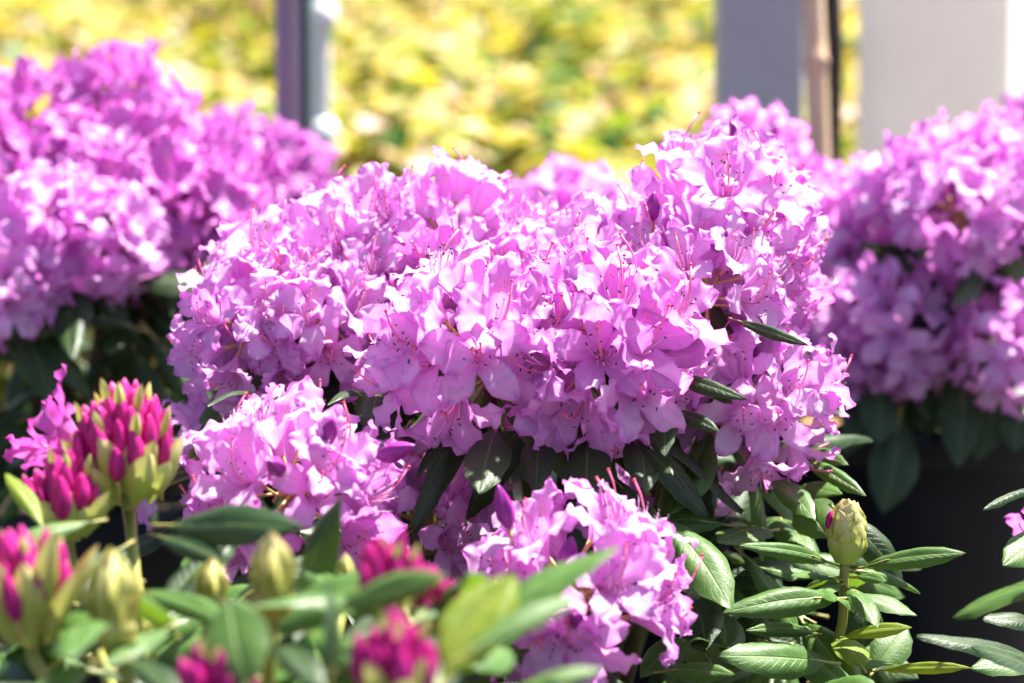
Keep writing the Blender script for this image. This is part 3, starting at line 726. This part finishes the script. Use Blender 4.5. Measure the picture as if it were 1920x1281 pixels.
# leaves one can pick out in the photograph
for b, t, wpx, kd, vr, ro in (
    ((935, 790, 1.11), (898, 915, 1.03), 82, 'dark', 2, 0), ((1105, 795, 1.12), (1098, 935, 1.04), 84, 'dark', 2, 0), ((1130, 875, 1.13), (1262, 1046, 1.04), 92, 'dark', 0, -.3), ((1010, 800, 1.12), (1000, 900, 1.05), 70, 'dark', 0, .2), ((1180, 810, 1.12), (1215, 900, 1.05), 66, 'dark', 0, -.2), ((770, 790, 1.12), (720, 860, 1.06), 60, 'dark', 0, .2),
    ((1222, 955, 1.12), (1370, 1121, 1.05), 94, 'mid', 0, .1), ((1240, 700, 1.10), (1383, 732, 1.05), 46, 'dark', 3, .6), ((1368, 597, 1.12), (1496, 634, 1.06), 34, 'dark', 3, .8),
    ((1253, 755, 1.10), (1240, 842, 1.06), 46, 'dark', 0, .4), ((880, 800, 1.13), (773, 852, 1.07), 46, 'dark', 1, .4), ((830, 790, 1.13), (740, 816, 1.08), 36, 'mid', 1, .5),
    ((1435, 885, 1.18), (1520, 957, 1.11), 52, 'mid', 0, .3), ((1495, 855, 1.2), (1602, 906, 1.14), 38, 'mid', 1, .6), ((1470, 915, 1.2), (1575, 922, 1.14), 42, 'mid', 2, .5), ((1500, 840, 1.22), (1582, 866, 1.18), 30, 'mid', 0, .7),
    ((1170, 820, 1.12), (1250, 875, 1.06), 50, 'dark', 0, .5), ((1260, 770, 1.1), (1330, 790, 1.06), 34, 'dark', 1, .6),
    ((1290, 1110, 1.15), (1335, 1232, 1.1), 86, 'dark', 4, .6), ((1225, 1262, 1.08), (1352, 1246, 1.04), 46, 'mid', 1, .5), ((1300, 900, 1.2), (1290, 990, 1.15), 80, 'dark', 0, 0), ((1370, 960, 1.2), (1320, 1040, 1.16), 70, 'dark', 2, 0),
    ((700, 745, 1.16), (612, 720, 1.1), 40, 'dark', 1, .4), ((480, 735, 1.16), (385, 745, 1.1), 36, 'dark', 0, .5), ((560, 720, 1.17), (480, 760, 1.12), 44, 'dark', 1, .3), ((720, 700, 1.16), (690, 800, 1.1), 70, 'dark', 2, 0)):
    main.pleaf(b, t, wpx, kd, vr, ro)
# the shoot with the closed bud at right
sb = P(1585, 1055, 1.12); sf = P(1535, 1330, 1.16)
main.branch(sf, sb, .0032, .0026, m_shoot, V3(.006, 0, 0), 'shoot'); main.branch(main.b, sf, .006, .0045)
main.closed_bud(sb, ax(.03, -.05, 1), M(122, 1.12), M(72, 1.12), .85, 11)
for b, t, wpx, kd, vr, ro, n in (
    ((1600, 1068, 1.12), (1788, 1020, 1.08), 48, 'mid', 1, .5, None), ((1600, 1072, 1.13), (1770, 1045, 1.13), 46, 'mid', 4, -.2, None), ((1575, 1062, 1.12), (1418, 1008, 1.07), 40, 'mid', 1, -.6, None),
    ((1600, 1122, 1.10), (1383, 1125, 1.06), 66, 'mid', 1, -.2, (0, -.7, .7)), ((1560, 1085, 1.14), (1490, 1068, 1.1), 30, 'mid', 0, 0, None), ((1572, 1198, 1.12), (1690, 1162, 1.09), 36, 'young', 1, .4, None),
    ((1625, 1262, 1.10), (1572, 1188, 1.13), 66, 'young', 2, 0, (.3, -.9, .2)), ((1630, 1260, 1.10), (1802, 1238, 1.06), 28, 'young', 1, .5, None), ((1575, 1245, 1.09), (1362, 1218, 1.05), 78, 'mid', 0, -.2, (0, -.65, .75)),
    ((1630, 1270, 1.16), (1700, 1170, 1.18), 70, 'mid', 2, 0, (-.3, -.9, .3)), ((1600, 1080, 1.10), (1655, 1085, 1.07), 24, 'mid', 0, .6, None), ((1560, 1020, 1.16), (1500, 930, 1.18), 82, 'mid', 2, 0, (-.2, -.9, .3)),
    ((1600, 1100, 1.15), (1625, 1215, 1.14), 80, 'dark', 0, 0, (.2, -.9, .2)), ((1540, 1080, 1.16), (1400, 1050, 1.14), 54, 'dark', 0, 0, None), ((1530, 1170, 1.16), (1390, 1090, 1.18), 60, 'dark', 0, 0, None),
    ((1540, 1190, 1.14), (1420, 1170, 1.10), 44, 'mid', 3, -.5, None), ((1520, 1290, 1.06), (1640, 1285, 1.02), 60, 'mid', 0, .3, None), ((1440, 1140, 1.2), (1380, 1200, 1.18), 70, 'dark', 0, 0, None)):
    main.pleaf(b, t, wpx, kd, vr, ro, n)
for i in range(34):
    p = P(rnd.uniform(1290, 1560), rnd.uniform(930, 1290), rnd.uniform(1.14, 1.28)); d = Vector((rnd.uniform(-1, 1), rnd.uniform(-.9, .2), rnd.uniform(-.45, .3))).normalized()
    L = rnd.uniform(.06, .10); main.leaf(p, p + d * L, V3(0, -.4, .9), rnd.choice(('mid', 'mid', 'dark')), L * .34, None, rnd.uniform(-.5, .5))
for i in range(7):      # rosette under the bud
    az = i * .9 + .4; d = Vector((math.cos(az), math.sin(az), rnd.uniform(-.35, .15))).normalized(); L = rnd.uniform(.035, .06)
    q0 = sb - V3(0, 0, .004 + .002 * i); main.leaf(q0, q0 + d * L, V3(0, -.2, 1), 'mid', L * .34, None, rnd.uniform(-.3, .3))
# inner leaves that fill the heart of the bush
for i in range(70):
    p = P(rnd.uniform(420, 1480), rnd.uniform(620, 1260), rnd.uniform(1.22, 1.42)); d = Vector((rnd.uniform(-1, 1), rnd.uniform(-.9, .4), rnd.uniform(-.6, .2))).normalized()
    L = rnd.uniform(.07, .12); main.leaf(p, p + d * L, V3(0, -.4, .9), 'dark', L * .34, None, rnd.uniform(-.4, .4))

# ------------------------------------------------------------------ bushes behind
def back_bush(base, label, lst, meshes=None, whorl=6, fill=None, nfl=12, potinfo=None, scale=1.0):
    b = Bush(base, label)
    for q in lst:
        px, py, d = q[:3]; py += 55; a = q[3] if len(q) > 3 else ax(rnd.uniform(-.35, .35), -.45, .8); s_ = (q[4] if len(q) > 4 else 1.0) * scale
        b.truss(P(px, py, d), a, nfl, s_, 0, 112, False, None if len(q) > 5 else meshes, whorl, .6, .105, 'dark', True, (), None, None, 1.16)
    if fill:
        x0, x1, y0, y1, d0, d1, n = fill
        for i in range(n):
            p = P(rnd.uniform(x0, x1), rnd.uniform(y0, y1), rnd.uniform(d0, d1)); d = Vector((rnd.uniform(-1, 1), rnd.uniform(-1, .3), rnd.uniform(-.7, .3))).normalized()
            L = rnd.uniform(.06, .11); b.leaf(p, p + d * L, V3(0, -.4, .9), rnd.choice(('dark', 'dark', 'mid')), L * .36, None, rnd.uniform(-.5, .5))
    return b
q = P(150, 800, 1.75); pot((q.x, q.y), .15, .27, 'black pot of the purple bush at left')
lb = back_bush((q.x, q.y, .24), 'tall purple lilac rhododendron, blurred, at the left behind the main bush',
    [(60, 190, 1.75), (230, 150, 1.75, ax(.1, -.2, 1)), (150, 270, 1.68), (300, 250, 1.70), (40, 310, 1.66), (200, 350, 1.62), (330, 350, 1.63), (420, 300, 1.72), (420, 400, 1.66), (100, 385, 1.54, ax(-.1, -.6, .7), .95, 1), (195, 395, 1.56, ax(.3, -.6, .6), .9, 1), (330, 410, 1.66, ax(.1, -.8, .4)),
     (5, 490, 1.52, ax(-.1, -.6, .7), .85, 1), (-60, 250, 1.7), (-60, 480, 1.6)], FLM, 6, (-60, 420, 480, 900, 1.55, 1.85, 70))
q = P(520, 700, 2.05); pot((q.x, q.y), .14, .27, 'black pot of the shaded purple bush beside slim post')
back_bush((q.x, q.y, .24), 'shaded purple rhododendron in front of the slim post, blurred', [(450, 260, 1.98), (520, 290, 1.98), (480, 360, 1.95), (545, 370, 1.96), (500, 420, 1.95)], FLP, 4, None, 13)
q = P(1700, 800, 1.78); pot((q.x, q.y), .15, .335, 'black pot with bark chips under the right bush', 60)
rbk = back_bush((q.x, q.y, .30), 'lilac rhododendron at right in black pot, blurred, in front of pale board',
    [(1785, 295, 1.62, ax(-.1, -.3, .95)), (1880, 290, 1.62, ax(.3, -.5, .8)), (1705, 350, 1.66, ax(-.4, -.4, .8)), (1800, 350, 1.58, ax(0, -.9, .2), .9), (1610, 375, 1.74), (1535, 400, 1.70, ax(-.3, -.4, .8)), (1500, 500, 1.70, ax(-.3, -.8, .3)), (1560, 520, 1.66, ax(-.3, -.8, .3)), (1670, 560, 1.60, ax(0, -.8, .4), .95), (1610, 600, 1.62, ax(-.1, -.9, .1), .9), (1740, 580, 1.66, ax(.2, -.8, .3), .85), (1905, 590, 1.58, ax(0, -.7, .5), .95), (1960, 470, 1.65)],
    None, 6, (1520, 1900, 480, 800, 1.7, 1.9, 45))
q = P(1960, 800, 2.1); pot((q.x, q.y), .14, .27, 'black pot behind the right bush at the edge')
back_bush((q.x, q.y, .24), 'purple rhododendron peeping in at right edge by white sheet', [(1955, 215, 1.95), (2010, 240, 1.95), (2000, 380, 1.95)], FLP, 5)
q = P(1300, 800, 1.85); pot((q.x, q.y), .14, .27, 'black pot of the bush between main bush and grey post')
bbk = back_bush((q.x, q.y, .24), 'lilac rhododendron rising behind the main bush in front of grey post', [(1405, 265, 1.72, ax(0, -.1, 1)), (1450, 330, 1.72, ax(.3, -.4, .8)), (1370, 350, 1.72), (1080, 375, 1.70, ax(0, -.2, 1)), (1150, 420, 1.72), (1010, 440, 1.72), (1250, 480, 1.75)], None, 4)
for px, py, sp in ((1385, 275, 2), (1438, 272, 1)):
    link('floret_bud', SPP[sp], [c for c in bbk.o.children if c.name.startswith('flower_truss')][0], place(P(px, py, 1.69) - P(1405, 320, 1.72), frame(ax((px - 1410) * .008, -.2, 1)), 1.0))
# rear leaf behind pot at right
for b, t, wpx, kd in (((1800, 640, 1.62), (1800, 862, 1.55), 84, 'dark'), ((1900, 740, 1.58), (1905, 840, 1.55), 60, 'dark'), ((1690, 760, 1.6), (1660, 950, 1.55), 90, 'dark'), ((1640, 700, 1.6), (1650, 820, 1.55), 70, 'dark'), ((1740, 505, 1.66), (1630, 455, 1.58), 44, 'dark'), ((1740, 510, 1.66), (1660, 508, 1.57), 44, 'dark'), ((1925, 500, 1.64), (1830, 520, 1.58), 46, 'dark'), ((1850, 490, 1.6), (1800, 560, 1.52), 46, 'dark')):
    rbk.pleaf(b, t, wpx, kd, 0, 0, (0, -.9, .35))

# ------------------------------------------------------------------ budding bush in front at left
q = P(420, 1500, .84); pot((q.x, q.y), .12, .22, 'black pot of the budding bush in front')
fb = Bush((q.x, q.y, .19), 'rhododendron with magenta opening buds and green buds, front left, blurred')
def fstem(p, d=.84):
    fb.branch(fb.b + V3(rnd.uniform(-.03, .03), rnd.uniform(-.02, .02), 0), p, .0045, .0028, m_shoot)
for px, py, d, sc_, n, br in ((238, 910, .96, 1.0, 34, 16), (128, 985, .94, .74, 22, 13), (55, 1165, .83, .80, 20, 17), (728, 1135, .80, .58, 20, 7), (818, 1160, .82, .45, 12, 4), (738, 1310, .74, .66, 24, 8), (405, 1345, .76, .64, 18, 14)):
    p = P(px, py, d); fb.opening_bud(p, ax(rnd.uniform(-.08, .08), -.05, 1), sc_, n, br, 42, .05 if br >= 17 else .032); fstem(p - V3(0, 0, .012))
for px, py, d, ln, wd in ((218, 1222, .80, 180, 74), (512, 1165, .79, 160, 66), (396, 1148, .86, 96, 46), (646, 1116, .94, 76, 28)):
    p = P(px, py, d); fb.closed_bud(p, ax(rnd.uniform(-.08, .06), -.05, 1), M(ln, d), M(wd, d), 1.0, 0); fstem(p)
pf = P(130, 790, 1.0); 
t = empty('flower_truss', (0, 0, 0)); t.parent = fb.o; t.matrix_basis = fb.inv @ Matrix.Translation(P(190, 880, .99))
for k_ in range(2): link('flower', FLK, t, place(V3(-.006, .0, .010 - .004 * k_), frame(ax(-.75, -.35, .5 - .7 * k_), None, k_), .95))
for b, t, wpx, kd, vr, ro, n in (
    ((285, 985, .90), (562, 985, .85), 78, 'dark', 2, .2, (0, -.75, .6)), ((280, 1000, .9), (420, 1045, .86), 50, 'dark', 0, .3, None), ((200, 975, .9), (-40, 1012, .86), 60, 'mid', 1, .2, None), ((120, 1000, .9), (-30, 1040, .86), 50, 'dark', 0, 0, None),
    ((250, 1015, .9), (110, 1100, .84), 66, 'dark', 0, 0, None), ((90, 1005, .9), (15, 865, .92), 44, 'young', 1, .3, (.3, -.9, .2)), ((245, 1105, .86), (425, 1152, .80), 54, 'mid', 0, .2, None), ((330, 1170, .82), (200, 1230, .78), 60, 'mid', 0, 0, None),
    ((470, 1320, .74), (425, 1115, .76), 118, 'mid', 2, 0, (-.15, -.9, .4)), ((600, 1340, .72), (662, 1095, .73), 66, 'dark', 1, 1.0, (.2, -.9, .2)), ((610, 1150, .76), (828, 1075, .74), 60, 'mid', 0, .3, (0, -.7, .7)),
    ((815, 1300, .74), (968, 1090, .77), 128, 'young', 4, 0, (-.25, -.9, .3)), ((840, 1245, .72), (1094, 1097, .74), 58, 'mid', 0, -.1, (-.3, -.7, .6)), ((930, 1315, .74), (1120, 1228, .74), 50, 'mid', 1, 0, None),
    ((560, 1180, .78), (680, 1230, .74), 60, 'mid', 0, 0, None), ((500, 1200, .78), (600, 1270, .74), 66, 'dark', 0, 0, None), ((180, 1240, .78), (60, 1290, .74), 60, 'mid', 0, 0, None), ((230, 1230, .78), (330, 1290, .74), 60, 'dark', 0, 0, None),
    ((60, 1180, .85), (170, 1150, .82), 50, 'mid', 0, 0, None), ((40, 1190, .85), (-60, 1160, .82), 54, 'mid', 0, 0, None), ((560, 1060, .9), (640, 1110, .86), 50, 'mid', 0, 0, None), ((420, 1060, .92), (330, 1130, .88), 56, 'dark', 0, 0, None),
    ((860, 1260, .76), (960, 1210, .8), 80, 'mid', 2, 0, (-.2, -.9, .4)), ((760, 1180, .8), (860, 1100, .82), 60, 'mid', 1, 0, None), ((330, 1080, .92), (420, 1020, .94), 60, 'mid', 0, 0, None), ((270, 1090, .9), (140, 1130, .86), 50, 'mid', 1, 0, None)):
    fb.pleaf(b, t, wpx, kd, vr, ro, n)
for i in range(90):
    p = P(rnd.uniform(-60, 900), rnd.uniform(1130, 1420), rnd.uniform(.80, .98)); d = Vector((rnd.uniform(-1, 1), rnd.uniform(-.8, .5), rnd.uniform(-.3, .5))).normalized()
    L = rnd.uniform(.05, .09); fb.leaf(p, p + d * L, V3(0, -.3, .9), rnd.choice(('dark', 'mid')), L * .36, None, rnd.uniform(-.4, .4))

# ------------------------------------------------------------------ bush entering at right
q = P(2150, 1400, 1.12); pot((q.x, q.y), .11, .22, 'black pot of the bush just outside right edge')
rb = Bush((q.x, q.y, .19), 'rhododendron reaching in at lower right edge with pointed leaves')
hub = P(2010, 1265, 1.08); rb.branch(rb.b, hub, .005, .004, m_shoot); hub2 = P(1985, 985, 1.12); rb.branch(rb.b, hub2, .005, .004, m_shoot)
for b, t, wpx, kd, vr, ro, n in (((2000, 1262, 1.08), (1733, 1172, 1.04), 62, 'dark', 0, .1, None), ((2005, 1300, 1.07), (1828, 1205, 1.02), 70, 'dark', 2, .1, None), ((1985, 915, 1.12), (1843, 928, 1.08), 34, 'dark', 3, .5, None), ((1990, 985, 1.12), (1884, 1055, 1.08), 66, 'mid', 2, .2, (0, -.8, .5)),
    ((2000, 1240, 1.14), (1822, 1248, 1.12), 60, 'mid', 2, 0, None), ((1960, 1170, 1.16), (1850, 1150, 1.14), 50, 'dark', 0, 0, None), ((2010, 1280, 1.08), (2180, 1200, 1.08), 60, 'dark', 0, 0, None)):
    rb.pleaf(b, t, wpx, kd, vr, ro, n)
rb.truss(P(2050, 1000, 1.2), ax(-.2, -.4, .9), 9, .85, 0, 112, True, None, 2)
